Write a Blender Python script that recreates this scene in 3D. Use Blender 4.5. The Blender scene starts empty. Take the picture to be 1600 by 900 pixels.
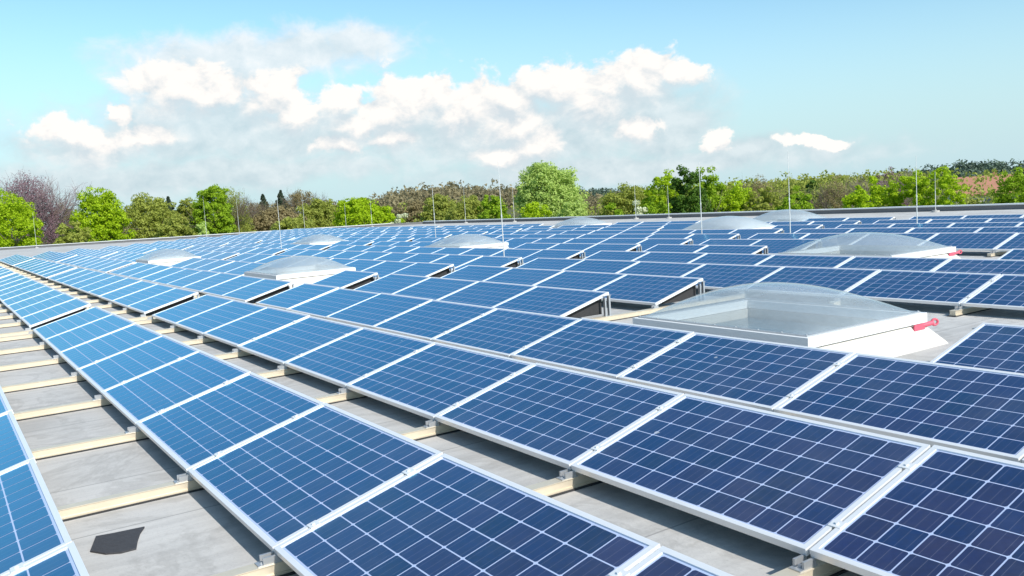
import bpy, math, random
import numpy as np
from mathutils import Matrix, Vector

R = math.radians
scene = bpy.context.scene
col = scene.collection

# ------------------------------------------------------------------ camera
CAM = np.array([15.7863, -1.2016, 1.6814])
YAW, PIT, ROLL, FPX = R(146.676), R(-5.808), R(-3.644), 1366.1
FW = np.array([math.cos(YAW) * math.cos(PIT), math.sin(YAW) * math.cos(PIT), math.sin(PIT)])
_rt = np.array([math.sin(YAW), -math.cos(YAW), 0.0])
_up = np.cross(_rt, FW)
RT = _rt * math.cos(ROLL) + _up * math.sin(ROLL)
UP = -_rt * math.sin(ROLL) + _up * math.cos(ROLL)
cam = bpy.data.cameras.new('camera')
camo = bpy.data.objects.new('camera', cam)
col.objects.link(camo)
m = Matrix.Identity(4)
for i in range(3):
    m[i][0], m[i][1], m[i][2], m[i][3] = RT[i], UP[i], -FW[i], CAM[i]
camo.matrix_world = m
cam.sensor_width = 36.0
cam.lens = 36.0 * FPX / 1600.0
cam.clip_start, cam.clip_end = 0.05, 9000
scene.camera = camo

def pix_dir(x, y):
    d = FW + RT * (x - 800) / FPX - UP * (y - 450) / FPX
    return d / np.linalg.norm(d)

def pix_z(x, y, z):                      # where a line of sight meets a level
    d = pix_dir(x, y)
    return CAM + d * (z - CAM[2]) / d[2]

def project(p):
    d = np.asarray(p, float) - CAM
    z = d @ FW
    return 800 + FPX * (d @ RT) / z, 450 - FPX * (d @ UP) / z, z

# ------------------------------------------------------------------ light
SUN_AZ, SUN_EL = R(6), R(38)
scene.view_settings.view_transform = 'Standard'
scene.view_settings.look = 'None'
scene.view_settings.exposure = 0.6
scene.view_settings.gamma = 1.0
sun = bpy.data.lights.new('sun', 'SUN')
sun.energy, sun.angle, sun.color = 3.6, R(0.53), (1.0, 0.955, 0.89)
suno = bpy.data.objects.new('sun', sun)
col.objects.link(suno)
sdir = Vector((math.cos(SUN_AZ) * math.cos(SUN_EL), math.sin(SUN_AZ) * math.cos(SUN_EL), math.sin(SUN_EL)))
suno.rotation_euler = sdir.to_track_quat('Z', 'Y').to_euler()
suno.location = (20, 0, 30)

world = bpy.data.worlds.new('World')
scene.world = world
world.use_nodes = True

class NT:
    def __init__(s, tree):
        s.t = tree
        s.n = tree.nodes
        s.n.clear()
    def node(s, typ, **kw):
        n = s.n.new(typ)
        for k, v in kw.items():
            setattr(n, k, v)
        return n
    def link(s, a, b):
        s.t.links.new(a, b)
    def put(s, sock, v):
        if hasattr(v, 'is_output'):
            s.link(v, sock)
        else:
            sock.default_value = v
    def math(s, op, a, b=None, c=None, clamp=False):
        n = s.node('ShaderNodeMath', operation=op, use_clamp=clamp)
        s.put(n.inputs[0], a)
        if b is not None: s.put(n.inputs[1], b)
        if c is not None: s.put(n.inputs[2], c)
        return n.outputs[0]
    def vec(s, op, a, b=None):
        n = s.node('ShaderNodeVectorMath', operation=op)
        s.put(n.inputs[0], a)
        if b is not None: s.put(n.inputs[1], b)
        return n.outputs['Value'] if op in ('LENGTH', 'DOT_PRODUCT', 'DISTANCE') else n.outputs[0]
    def mix(s, f, a, b, blend='MIX'):
        n = s.node('ShaderNodeMix', data_type='RGBA', blend_type=blend)
        s.put(n.inputs[0], f)
        for sock, v in ((n.inputs[6], a), (n.inputs[7], b)):
            if not hasattr(v, 'is_output') and len(v) == 3: v = (*v, 1)
            s.put(sock, v)
        return n.outputs[2]
    def noise(s, vec, scale, detail=4, rough=0.5, dist=0.0):
        n = s.node('ShaderNodeTexNoise')
        s.put(n.inputs['Vector'], vec)
        n.inputs['Scale'].default_value = scale
        n.inputs['Detail'].default_value = detail
        n.inputs['Roughness'].default_value = rough
        n.inputs['Distortion'].default_value = dist
        return n
    def sstep(s, v, lo, hi):
        n = s.node('ShaderNodeMapRange', interpolation_type='SMOOTHSTEP')
        s.put(n.inputs[0], v)
        n.inputs[1].default_value, n.inputs[2].default_value = lo, hi
        return n.outputs[0]

def build_world():
    w = NT(world.node_tree)
    out = w.node('ShaderNodeOutputWorld')
    bg = w.node('ShaderNodeBackground')
    w.link(bg.outputs[0], out.inputs[0])
    bg.inputs[1].default_value = 0.115
    sky = w.node('ShaderNodeTexSky', sky_type='NISHITA', sun_disc=False)
    sky.sun_elevation, sky.sun_rotation = SUN_EL, math.pi / 2 - SUN_AZ
    sky.air_density, sky.dust_density, sky.ozone_density, sky.altitude = 1.0, 0.6, 1.6, 100
    tc = w.node('ShaderNodeTexCoord')
    D = w.vec('NORMALIZE', tc.outputs['Generated'])
    fh = np.array([math.cos(YAW), math.sin(YAW), 0.0])
    a = w.vec('DOT_PRODUCT', D, tuple(fh))
    b = w.vec('DOT_PRODUCT', D, tuple(_rt))
    u = w.math('ARCTAN2', b, a)
    u = w.math('WRAP', u, 0.6283, -0.6283)          # the same drift of clouds goes on all round
    sep = w.node('ShaderNodeSeparateXYZ'); w.link(D, sep.inputs[0])
    v = w.math('ARCSINE', sep.outputs[2])
    uv = w.node('ShaderNodeCombineXYZ'); w.link(u, uv.inputs[0]); w.link(v, uv.inputs[1])
    uv = uv.outputs[0]
    # warped coordinates: ragged edges, finer towards the horizon
    wn = w.noise(D, 9.0, 6, 0.62)
    wv = w.vec('SUBTRACT', wn.outputs['Color'], (0.5, 0.5, 0.5))
    wv = w.vec('MULTIPLY', wv, (0.09, 0.062, 0.0))
    puv = w.vec('ADD', uv, wv)
    def uvpix(x, y):
        d = pix_dir(x, y)
        return math.atan2(d @ _rt, d @ fh), math.asin(d[2])
    def field(blobs, P):
        acc = None
        for (x, y, rx, ry) in blobs:
            cu, cv = uvpix(x, y)
            k = w.vec('LENGTH', w.vec('MULTIPLY', w.vec('SUBTRACT', P, (cu, cv, 0)), (FPX / rx, FPX / ry, 0)))
            acc = k if acc is None else w.math('MINIMUM', acc, k)
        return w.math('SUBTRACT', 1.0, acc)
    bright = [(285, 140, 95, 48), (240, 132, 46, 28), (330, 150, 55, 34), (420, 152, 66, 52), (462, 170, 52, 34), (400, 128, 40, 24),
              (535, 155, 58, 28), (122, 218, 70, 36), (86, 205, 36, 24), (212, 210, 64, 26), (600, 175, 70, 40), (655, 158, 100, 56), (735, 172, 100, 60),
              (800, 195, 80, 56), (870, 150, 100, 60), (820, 225, 66, 40), (985, 122, 112, 50), (930, 140, 70, 44), (1060, 118, 54, 26), (690, 150, 70, 44), (800, 168, 80, 44), (905, 165, 80, 50), (560, 190, 60, 34), (790, 238, 54, 26), (530, 228, 60, 26),
              (1128, 226, 42, 21), (1275, 228, 58, 12), (172, 176, 26, 20), (610, 212, 66, 26), (980, 200, 46, 24)]
    grey = [(330, 205, 250, 70), (470, 205, 180, 66), (120, 232, 110, 36), (990, 180, 160, 72), (720, 205, 240, 70), (870, 215, 160, 56),
            (300, 272, 430, 34), (1010, 260, 420, 30), (1040, 205, 120, 50)]
    veil = [(330, 96, 150, 46), (440, 84, 220, 46), (555, 76, 110, 34), (260, 118, 90, 30)]
    Dv = w.vec('MULTIPLY', D, (1.0, 1.0, 1.5))
    fine = w.noise(Dv, 24.0, 9, 0.60, 0.25)
    fn = w.math('SUBTRACT', fine.outputs[0], 0.5)
    fb = field(bright, puv)
    puv2 = w.vec('ADD', puv, (0.005, 0.014, 0))
    fb2 = field(bright, puv2)
    rise = w.math('SUBTRACT', fb, fb2)                     # positive on the upper, sunny side of a cloud
    sb = w.math('ADD', fb, w.math('MULTIPLY', fn, 1.75))
    crisp, soft = w.sstep(sb, 0.0, 0.30), w.sstep(sb, -0.15, 1.0)
    side = w.sstep(rise, -0.22, 0.22)
    ab = w.math('ADD', w.math('MULTIPLY', crisp, side), w.math('MULTIPLY', soft, w.math('SUBTRACT', 1.0, side)))
    # the same noise a little nearer the light: lit bulges and soft grey hollows
    D2 = w.vec('ADD', Dv, (0.008, 0.004, 0.020))
    fine2 = w.noise(D2, 24.0, 9, 0.60, 0.25)
    relief = w.math('SUBTRACT', fine.outputs[0], fine2.outputs[0])
    lit = w.math('ADD', w.math('MULTIPLY', rise, 1.3), w.math('MULTIPLY', relief, 3.2))
    lit = w.math('ADD', lit, 0.50, clamp=True)
    fg = field(grey, puv)
    sg = w.math('ADD', fg, w.math('MULTIPLY', fn, 1.0))
    ag = w.math('MULTIPLY', w.sstep(sg, -0.2, 0.6), 0.85)
    fv = w.math('ADD', field(veil, puv), w.math('MULTIPLY', fn, 1.3))
    av = w.math('MULTIPLY', w.sstep(fv, -0.2, 0.6), 0.9)
    gl = w.math('ADD', w.math('MULTIPLY', relief, 2.6), 0.55, clamp=True)
    base = w.mix(1.0, sky.outputs[0], (0.84, 1.06, 1.03), 'MULTIPLY')
    hz = w.math('MULTIPLY', w.math('SUBTRACT', 1.0, w.sstep(v, 0.0, 0.24)), 0.92)
    base = w.mix(hz, base, (3.25, 4.4, 4.85))         # thin grey-blue haze low over the horizon, all round
    cg = w.mix(gl, (3.3, 4.0, 4.35), (4.5, 4.95, 5.15))
    cv = w.mix(gl, (4.0, 4.6, 4.9), (5.2, 5.45, 5.55))
    cb = w.mix(lit, (3.9, 4.35, 4.65), (6.1, 5.85, 5.6))
    c1 = w.mix(ag, base, cg)
    c1 = w.mix(av, c1, cv)
    c2 = w.mix(ab, c1, cb)
    w.link(c2, bg.inputs[0])
build_world()

# ------------------------------------------------------------------ materials
def mat(name):
    mt = bpy.data.materials.new(name)
    mt.use_nodes = True
    t = NT(mt.node_tree)
    out = t.node('ShaderNodeOutputMaterial')
    p = t.node('ShaderNodeBsdfPrincipled')
    t.link(p.outputs[0], out.inputs[0])
    t.p, t.out, t.mat = p, out, mt
    return t

def simple(name, c, rough=0.6, metal=0.0, vary=0.12, scale=6.0, bump=0.0, spec=0.5):
    t = mat(name)
    tc = t.node('ShaderNodeTexCoord')
    n = t.noise(tc.outputs['Object'], scale, 5, 0.6)
    hi = tuple(min(1, x * (1 + vary)) for x in c)
    lo = tuple(x * (1 - vary) for x in c)
    t.link(t.mix(n.outputs[0], lo, hi), t.p.inputs['Base Color'])
    t.p.inputs['Roughness'].default_value = rough
    t.p.inputs['Metallic'].default_value = metal
    t.p.inputs['Specular IOR Level'].default_value = spec
    if bump:
        bn = t.node('ShaderNodeBump'); bn.inputs['Strength'].default_value = bump; bn.inputs['Distance'].default_value = 0.01
        t.link(n.outputs[0], bn.inputs['Height']); t.link(bn.outputs[0], t.p.inputs['Normal'])
    return t.mat

def cell_material():
    t = mat('polycrystalline cell')
    oi = t.node('ShaderNodeObjectInfo')
    ge = t.node('ShaderNodeNewGeometry')
    tc = t.node('ShaderNodeTexCoord')
    rnd = t.math('FRACT', t.math('ADD', t.math('MULTIPLY', oi.outputs['Random'], 7.31), ge.outputs['Random Per Island']))
    rnd2 = t.math('FRACT', t.math('MULTIPLY', rnd, 13.7))
    vo = t.node('ShaderNodeTexVoronoi', feature='F1')
    off = t.vec('ADD', ge.outputs['Position'], (0, 0, 0))
    t.link(off, vo.inputs['Vector']); vo.inputs['Scale'].default_value = 45
    sp = t.node('ShaderNodeSeparateXYZ'); t.link(vo.outputs['Color'], sp.inputs[0])
    g = t.math('ADD', t.math('MULTIPLY', rnd, 0.62), t.math('MULTIPLY', sp.outputs[0], 0.40))
    c = t.mix(g, (0.014, 0.012, 0.034), (0.014, 0.022, 0.090))
    c = t.mix(t.math('MULTIPLY', rnd2, 0.5), c, (0.046, 0.024, 0.072))
    # three thin silver busbars on each wafer
    so = t.node('ShaderNodeSeparateXYZ'); t.link(tc.outputs['Object'], so.inputs[0])
    ax = t.math('ABSOLUTE', so.outputs[0])
    bar = t.math('MAXIMUM', t.math('LESS_THAN', ax, 0.0010), t.math('LESS_THAN', t.math('ABSOLUTE', t.math('SUBTRACT', ax, 0.050)), 0.0010))
    c = t.mix(t.math('MULTIPLY', bar, 0.22), c, (0.42, 0.45, 0.50))
    # bird droppings here and there
    bd = t.node('ShaderNodeTexVoronoi', feature='F1'); t.link(ge.outputs['Position'], bd.inputs['Vector']); bd.inputs['Scale'].default_value = 1.6
    bn_ = t.noise(ge.outputs['Position'], 40, 2, 0.5)
    spot = t.math('LESS_THAN', t.math('ADD', bd.outputs['Distance'], t.math('MULTIPLY', bn_.outputs[0], 0.05)), 0.052)
    c = t.mix(t.math('MULTIPLY', spot, 0.8), c, (0.55, 0.54, 0.50))
    # a thin, patchy film of dust
    d1 = t.noise(ge.outputs['Position'], 2.2, 6, 0.7)
    d2 = t.noise(ge.outputs['Position'], 0.5, 3, 0.6)
    dust = t.math('MULTIPLY', t.sstep(t.math('ADD', t.math('MULTIPLY', d1.outputs[0], 0.6), t.math('MULTIPLY', d2.outputs[0], 0.4)), 0.42, 0.70), 0.10)
    c = t.mix(dust, c, (0.36, 0.34, 0.31))
    t.link(c, t.p.inputs['Base Color'])
    t.p.inputs['Roughness'].default_value = 0.5
    t.p.inputs['Specular IOR Level'].default_value = 0.15
    # blue anti-reflective nitride film on the wafer, then the cover glass: both mirror more at a glancing angle
    lw = t.node('ShaderNodeLayerWeight')
    fa = lw.outputs['Facing']
    dn = t.noise(ge.outputs['Position'], 1.3, 4, 0.6)
    film = t.node('ShaderNodeBsdfGlossy'); film.inputs['Color'].default_value = (0.05, 0.66, 1.0, 1); film.inputs['Roughness'].default_value = 0.30
    m1 = t.node('ShaderNodeMixShader')
    t.link(t.math('ADD', t.math('MULTIPLY', t.math('POWER', fa, 2.8), 1.0), 0.045, clamp=True), m1.inputs[0])
    t.link(t.p.outputs[0], m1.inputs[1]); t.link(film.outputs[0], m1.inputs[2])
    glass = t.node('ShaderNodeBsdfGlossy')
    t.link(t.math('ADD', t.math('MULTIPLY', dn.outputs[0], 0.12), 0.05), glass.inputs['Roughness'])
    m2 = t.node('ShaderNodeMixShader')
    t.link(t.math('ADD', t.math('MULTIPLY', t.math('POWER', fa, 5.0), 0.50), 0.018), m2.inputs[0])
    t.link(m1.outputs[0], m2.inputs[1]); t.link(glass.outputs[0], m2.inputs[2])
    t.link(m2.outputs[0], t.out.inputs[0])
    return t.mat

def backsheet_material():
    t = mat('white backsheet under glass')
    t.p.inputs['Base Color'].default_value = (0.44, 0.52, 0.72, 1)
    t.p.inputs['Roughness'].default_value = 0.5
    t.p.inputs['Coat Weight'].default_value = 0.5
    t.p.inputs['Coat Roughness'].default_value = 0.1
    return t.mat

def roof_material():
    t = mat('grey roof membrane')
    ge = t.node('ShaderNodeNewGeometry')
    P = ge.outputs['Position']
    n1 = t.noise(P, 0.35, 5, 0.6)
    st = t.vec('MULTIPLY', P, (9.0, 0.7, 1.0))
    n2 = t.noise(st, 1.0, 5, 0.65)
    n3 = t.noise(P, 60, 3, 0.6)
    f = t.math('ADD', t.math('MULTIPLY', n1.outputs[0], 0.45), t.math('MULTIPLY', n2.outputs[0], 0.4))
    f = t.math('ADD', f, t.math('MULTIPLY', n3.outputs[0], 0.15))
    c = t.mix(t.sstep(f, 0.36, 0.64), (0.42, 0.405, 0.385), (0.56, 0.54, 0.51))
    # tide marks of old puddles, grit and dark streaks
    pu = t.noise(P, 0.9, 6, 0.65, 0.6)
    tide = t.math('SUBTRACT', 1.0, t.math('MULTIPLY', t.math('ABSOLUTE', t.math('SUBTRACT', pu.outputs[0], 0.52)), 22.0), clamp=True)
    c = t.mix(t.math('MULTIPLY', tide, 0.28), c, (0.20, 0.185, 0.165))
    c = t.mix(t.math('MULTIPLY', t.sstep(pu.outputs[0], 0.54, 0.68), 0.35), c, (0.30, 0.285, 0.265))
    gr = t.noise(P, 140, 2, 0.5)
    c = t.mix(t.math('MULTIPLY', t.sstep(gr.outputs[0], 0.66, 0.74), 0.5), c, (0.16, 0.15, 0.14))
    # welded laps between the membrane sheets
    sx = t.node('ShaderNodeSeparateXYZ'); t.link(P, sx.inputs[0])
    fr = t.math('FRACT', t.math('DIVIDE', t.math('ADD', sx.outputs[0], t.math('MULTIPLY', n1.outputs[0], 0.05)), 1.05))
    lap = t.math('LESS_THAN', fr, 0.012)
    c = t.mix(t.math('MULTIPLY', lap, 0.75), c, (0.15, 0.145, 0.14))
    c = t.mix(t.math('MULTIPLY', t.math('LESS_THAN', fr, 0.07), 0.18), c, (0.62, 0.60, 0.57))
    t.link(c, t.p.inputs['Base Color'])
    t.p.inputs['Roughness'].default_value = 0.75
    bn = t.node('ShaderNodeBump'); bn.inputs['Strength'].default_value = 0.25; bn.inputs['Distance'].default_value = 0.01
    t.link(t.math('ADD', n2.outputs[0], t.math('MULTIPLY', n3.outputs[0], 0.4)), bn.inputs['Height'])
    t.link(bn.outputs[0], t.p.inputs['Normal'])
    return t.mat

def leaf_material(name, c1, c2, trans=0.35):
    t = mat(name)
    ge = t.node('ShaderNodeNewGeometry')
    oi = t.node('ShaderNodeObjectInfo')
    n = t.noise(ge.outputs['Position'], 0.4, 3, 0.5)
    f = t.math('ADD', t.math('MULTIPLY', ge.outputs['Random Per Island'], 0.34), t.math('MULTIPLY', n.outputs[0], 0.75), clamp=True)
    c = t.mix(f, c1, c2)
    t.link(c, t.p.inputs['Base Color'])
    t.p.inputs['Roughness'].default_value = 0.6
    t.p.inputs['Specular IOR Level'].default_value = 0.25
    tr = t.node('ShaderNodeBsdfTranslucent')
    t.link(c, tr.inputs[0])
    mx = t.node('ShaderNodeMixShader'); mx.inputs[0].default_value = trans
    t.link(t.p.outputs[0], mx.inputs[1]); t.link(tr.outputs[0], mx.inputs[2])
    t.link(mx.outputs[0], t.out.inputs[0])
    return t.mat

def dome_material(name, milk, tint):
    t = mat(name)
    tr = t.node('ShaderNodeBsdfTransparent'); tr.inputs[0].default_value = (*tint, 1)
    df = t.node('ShaderNodeBsdfDiffuse'); df.inputs[0].default_value = (0.78, 0.84, 0.86, 1)
    tl = t.node('ShaderNodeBsdfTranslucent'); tl.inputs[0].default_value = (0.78, 0.84, 0.86, 1)
    gl = t.node('ShaderNodeBsdfGlossy'); gl.inputs['Roughness'].default_value = 0.05
    lw = t.node('ShaderNodeLayerWeight')
    fr = t.math('ADD', t.math('MULTIPLY', t.math('POWER', lw.outputs['Facing'], 4.0), 0.55), 0.05)
    ge = t.node('ShaderNodeNewGeometry')
    n = t.noise(ge.outputs['Position'], 5, 4, 0.6)
    m0 = t.node('ShaderNodeMixShader'); m0.inputs[0].default_value = 0.45
    t.link(df.outputs[0], m0.inputs[1]); t.link(tl.outputs[0], m0.inputs[2])
    m1 = t.node('ShaderNodeMixShader')
    t.link(t.math('ADD', t.math('MULTIPLY', n.outputs[0], 0.16), milk - 0.08), m1.inputs[0])
    t.link(tr.outputs[0], m1.inputs[1]); t.link(m0.outputs[0], m1.inputs[2])
    m2 = t.node('ShaderNodeMixShader')
    t.link(fr, m2.inputs[0]); t.link(m1.outputs[0], m2.inputs[1]); t.link(gl.outputs[0], m2.inputs[2])
    t.link(m2.outputs[0], t.out.inputs[0])
    return t.mat

M = {}
M['cell'] = cell_material()
M['sheet'] = backsheet_material()
M['roof'] = roof_material()
M['frame'] = simple('anodised aluminium frame', (0.84, 0.84, 0.83), 0.40, 0.30, 0.05, 3)
M['rail'] = simple('mill finish rail', (0.72, 0.62, 0.47), 0.38, 0.40, 0.18, 5)
M['steel'] = simple('galvanised steel', (0.52, 0.53, 0.54), 0.45, 0.7, 0.12, 20)
M['rubber'] = simple('black rubber mat', (0.03, 0.03, 0.032), 0.85, 0, 0.3, 20)
M['painted_shadow'] = simple('dark painted shadow', (0.045, 0.045, 0.05), 0.8, 0, 0.35, 30, 0.4)  # dark colour stands in for a shadow cast on the roof
M['white'] = simple('white plastic frame', (0.80, 0.80, 0.79), 0.4, 0, 0.04, 4)
M['curb'] = simple('cream curb membrane', (0.58, 0.55, 0.50), 0.6, 0, 0.12, 5, 0.2)
M['inner'] = simple('inner glazing', (0.13, 0.19, 0.23), 0.10, 0, 0.25, 2)
M['dome'] = dome_material('clear acrylic dome', 0.34, (0.90, 0.95, 0.97))
M['haze_dome'] = dome_material('weathered acrylic dome', 0.50, (0.86, 0.91, 0.93))
M['milky'] = dome_material('milky acrylic dome', 0.74, (0.85, 0.9, 0.92))
M['red'] = simple('red actuator', (0.62, 0.10, 0.15), 0.55, 0, 0.08, 8)
M['blue'] = simple('blue grey plug', (0.12, 0.18, 0.26), 0.5, 0, 0.1, 8)
M['rod'] = simple('aluminium rod', (0.74, 0.74, 0.72), 0.35, 0.4, 0.06, 6)
M['concrete'] = simple('concrete foot', (0.40, 0.39, 0.37), 0.85, 0, 0.15, 14, 0.3)
M['coping'] = simple('metal coping', (0.80, 0.80, 0.79), 0.45, 0.2, 0.08, 2)
M['parapet'] = simple('grey parapet lining', (0.16, 0.16, 0.165), 0.75, 0, 0.15, 1.5, 0.2)
M['wall'] = simple('grey metal cladding', (0.42, 0.43, 0.44), 0.5, 0.2, 0.08, 1)
M['grass'] = simple('meadow', (0.07, 0.11, 0.03), 0.9, 0, 0.4, 0.05)
M['hill'] = simple('wooded hill soil', (0.08, 0.085, 0.035), 0.9, 0, 0.4, 0.03)
M['bark'] = simple('bark', (0.13, 0.10, 0.075), 0.9, 0, 0.3, 4)
M['birch'] = simple('purple grey bark', (0.20, 0.15, 0.155), 0.9, 0, 0.3, 4)
M['tile'] = simple('red roof tiles', (0.36, 0.17, 0.11), 0.8, 0, 0.25, 1.2)
M['render'] = simple('cream render', (0.62, 0.57, 0.48), 0.85, 0, 0.08, 1)
M['glass'] = simple('window glass', (0.05, 0.07, 0.09), 0.08, 0, 0.2, 2)
LEAF = {
    'lime': leaf_material('fresh lime leaves', (0.28, 0.42, 0.010), (0.50, 0.67, 0.020), 0.45),
    'green': leaf_material('mid green leaves', (0.18, 0.31, 0.014), (0.40, 0.57, 0.03), 0.45),
    'dark': leaf_material('dark green leaves', (0.035, 0.09, 0.014), (0.13, 0.25, 0.025)),
    'pale': leaf_material('pale willow leaves', (0.34, 0.47, 0.10), (0.60, 0.74, 0.22), 0.45),
    'olive': leaf_material('olive budding leaves', (0.24, 0.29, 0.045), (0.46, 0.50, 0.10), 0.45),
    'brown': leaf_material('brown budding twigs', (0.24, 0.195, 0.10), (0.44, 0.37, 0.18), 0.45),
    'purple': leaf_material('purple brown buds', (0.19, 0.11, 0.13), (0.36, 0.23, 0.26)),
    'blossom': leaf_material('white blossom', (0.48, 0.52, 0.28), (0.80, 0.82, 0.62)),
    'conifer': leaf_material('dark conifer needles', (0.020, 0.038, 0.024), (0.06, 0.09, 0.05), 0.1),
    'wood': leaf_material('far spring wood', (0.21, 0.185, 0.11), (0.40, 0.34, 0.18), 0.4),
    'farwood': leaf_material('far dark wood', (0.06, 0.10, 0.075), (0.13, 0.18, 0.12), 0.15),
}

# ------------------------------------------------------------------ mesh helpers
class MB:
    def __init__(s):
        s.v, s.f = [], []
    def add(s, verts, faces):
        o = len(s.v)
        s.v += [tuple(map(float, p)) for p in verts]
        s.f += [tuple(i + o for i in f) for f in faces]
        return s
    def box(s, x0, x1, y0, y1, z0, z1):
        return s.add([(x0, y0, z0), (x1, y0, z0), (x1, y1, z0), (x0, y1, z0), (x0, y0, z1), (x1, y0, z1), (x1, y1, z1), (x0, y1, z1)],
                     [(0, 3, 2, 1), (4, 5, 6, 7), (0, 1, 5, 4), (1, 2, 6, 5), (2, 3, 7, 6), (3, 0, 4, 7)])
    def tube(s, p0, p1, r0, r1, n=8, cap=True):
        p0, p1 = Vector(p0), Vector(p1)
        d = (p1 - p0).normalized()
        a = d.orthogonal().normalized(); b = d.cross(a)
        vs = []
        for p, r in ((p0, r0), (p1, r1)):
            for k in range(n):
                t = 2 * math.pi * k / n
                vs.append(p + a * (r * math.cos(t)) + b * (r * math.sin(t)))
        fs = [(k, (k + 1) % n, n + (k + 1) % n, n + k) for k in range(n)]
        if cap:
            fs += [tuple(range(n - 1, -1, -1)), tuple(range(n, 2 * n))]
        return s.add(vs, fs)
    def mesh(s, name, *mats):
        me = bpy.data.meshes.new(name)
        me.from_pydata(s.v, [], s.f)
        for mm in mats:
            me.materials.append(mm)
        me.update()
        return me

def link(name, me, parent=None, loc=None):
    o = bpy.data.objects.new(name, me)
    col.objects.link(o)
    if parent is not None: o.parent = parent
    if loc is not None: o.location = loc
    return o

def tag(o, label=None, cat=None, group=None, kind=None):
    if label: o['label'] = label
    if cat: o['category'] = cat
    if group: o['group'] = group
    if kind: o['kind'] = kind
    return o

def empty(name, loc, rot=(0, 0, 0)):
    o = bpy.data.objects.new(name, None)
    o.empty_display_size = 0.3
    col.objects.link(o)
    o.location, o.rotation_euler = loc, rot
    return o

ORD = ['zeroth', 'first', 'second', 'third', 'fourth', 'fifth', 'sixth', 'seventh', 'eighth', 'ninth', 'tenth', 'eleventh', 'twelfth',
       'thirteenth', 'fourteenth', 'fifteenth', 'sixteenth', 'seventeenth', 'eighteenth', 'nineteenth', 'twentieth']
def ordinal(n):
    if n <= 20: return ORD[n]
    tens = {2: 'twenty', 3: 'thirty', 4: 'forty'}[n // 10]
    return tens + '-' + ORD[n % 10] if n % 10 else {2: 'twentieth', 3: 'thirtieth', 4: 'fortieth'}[n // 10]

# ------------------------------------------------------------------ roof, parapet, ground
ROOF_Z, GROUND_Z = -0.04, -8.5
PZ = 0.20
def line_through(p, q):
    d = q - p
    return p[:2], d[:2] / np.linalg.norm(d[:2])
pl, dl = line_through(pix_z(0, 387, PZ), pix_z(560, 352, PZ))
pr, dr = line_through(pix_z(850, 340, PZ), pix_z(1600, 317.5, PZ))
s_ = np.linalg.solve(np.array([dl, -dr]).T, pr - pl)
CORNER = pl + dl * s_[0]
LEFT_END = pl - dl * ((pl[1] + 34) / dl[1])
RIGHT_END = pr + dr * ((46 - pr[0]) / dr[0])
ring = [tuple(LEFT_END), tuple(CORNER), tuple(RIGHT_END), (46.0, -34.0)]

roof = MB().add([(x, y, ROOF_Z) for x, y in ring], [(3, 2, 1, 0)]).mesh('flat_roof', M['roof'])
tag(link('flat_roof', roof), kind='structure')

def wall_strip(p, q, z0, z1, t0, t1):
    """upright slab between two plan points, from offset t0 to t1 to the outside"""
    p, q = np.array(p), np.array(q)
    d = (q - p) / np.linalg.norm(q - p)
    n = np.array([-d[1], d[0]])
    P = [p + n * t0, q + n * t0, q + n * t1, p + n * t1]
    b = MB()
    return b.add([(a[0], a[1], z0) for a in P] + [(a[0], a[1], z1) for a in P],
                 [(0, 3, 2, 1), (4, 5, 6, 7), (0, 1, 5, 4), (1, 2, 6, 5), (2, 3, 7, 6), (3, 0, 4, 7)])

bld = empty('warehouse', (0, 0, GROUND_Z))
tag(bld, 'grey metal clad warehouse below the flat roof of solar panels', 'building')
for p, q in ((ring[0], ring[1]), (ring[1], ring[2])):
    link('wall', wall_strip(p, q, 0, -GROUND_Z + ROOF_Z - 0.02, 0.02, 0.3).mesh('wall', M['wall']), bld)
for nm, p, q, lab in (('parapet', ring[0], ring[1], 'low sunlit parapet with pale coping along the left end of roof'),
                      ('parapet', ring[1], ring[2], 'long low parapet with grey coping along the far right roof edge')):
    e = empty(nm, (0, 0, 0))
    tag(e, lab, 'parapet', 'roof parapets')
    link('upstand', wall_strip(p, q, ROOF_Z - 0.01, PZ - 0.05, 0.0, 0.34).mesh('upstand', M['parapet']), e)
    P, Q = np.array(p), np.array(q)
    L = np.linalg.norm(Q - P); d = (Q - P) / L; n = int(L / 3.0)
    for k in range(n):
        a, b = P + d * (k * 3.0 + 0.012), P + d * (k * 3.0 + 2.988)
        mid = project((*((a + b) / 2), PZ))
        if mid[2] < 1 or not (-150 < mid[0] < 1750): continue
        link('coping_sheet', wall_strip(a, b, PZ - 0.05, PZ + random.Random(k).uniform(-0.006, 0.006), -0.05, 0.40).mesh('coping', M['coping']), e)

S = 4500
gm = MB().add([(-S, -S, GROUND_Z), (S, -S, GROUND_Z), (S, S, GROUND_Z), (-S, S, GROUND_Z)], [(0, 1, 2, 3)]).mesh('ground', M['grass'])
tag(link('ground', gm), kind='structure')

# ------------------------------------------------------------------ solar array
PW, PITCH, TILT, H0 = 1.6777, 1.7922, R(15.133), 0.10
W, DEP, TH, LIP, GAP = 1.660, 0.990, 0.036, 0.027, 0.0177
NX, NY, MARG = 10, 6, 0.010
BLOCK_GAP = 0.62
CXP = (W - 2 * LIP - 2 * MARG) / NX
CYP = (DEP - 2 * LIP - 2 * MARG) / NY
CW, CH = CXP - 0.0074, CYP - 0.0074

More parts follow.
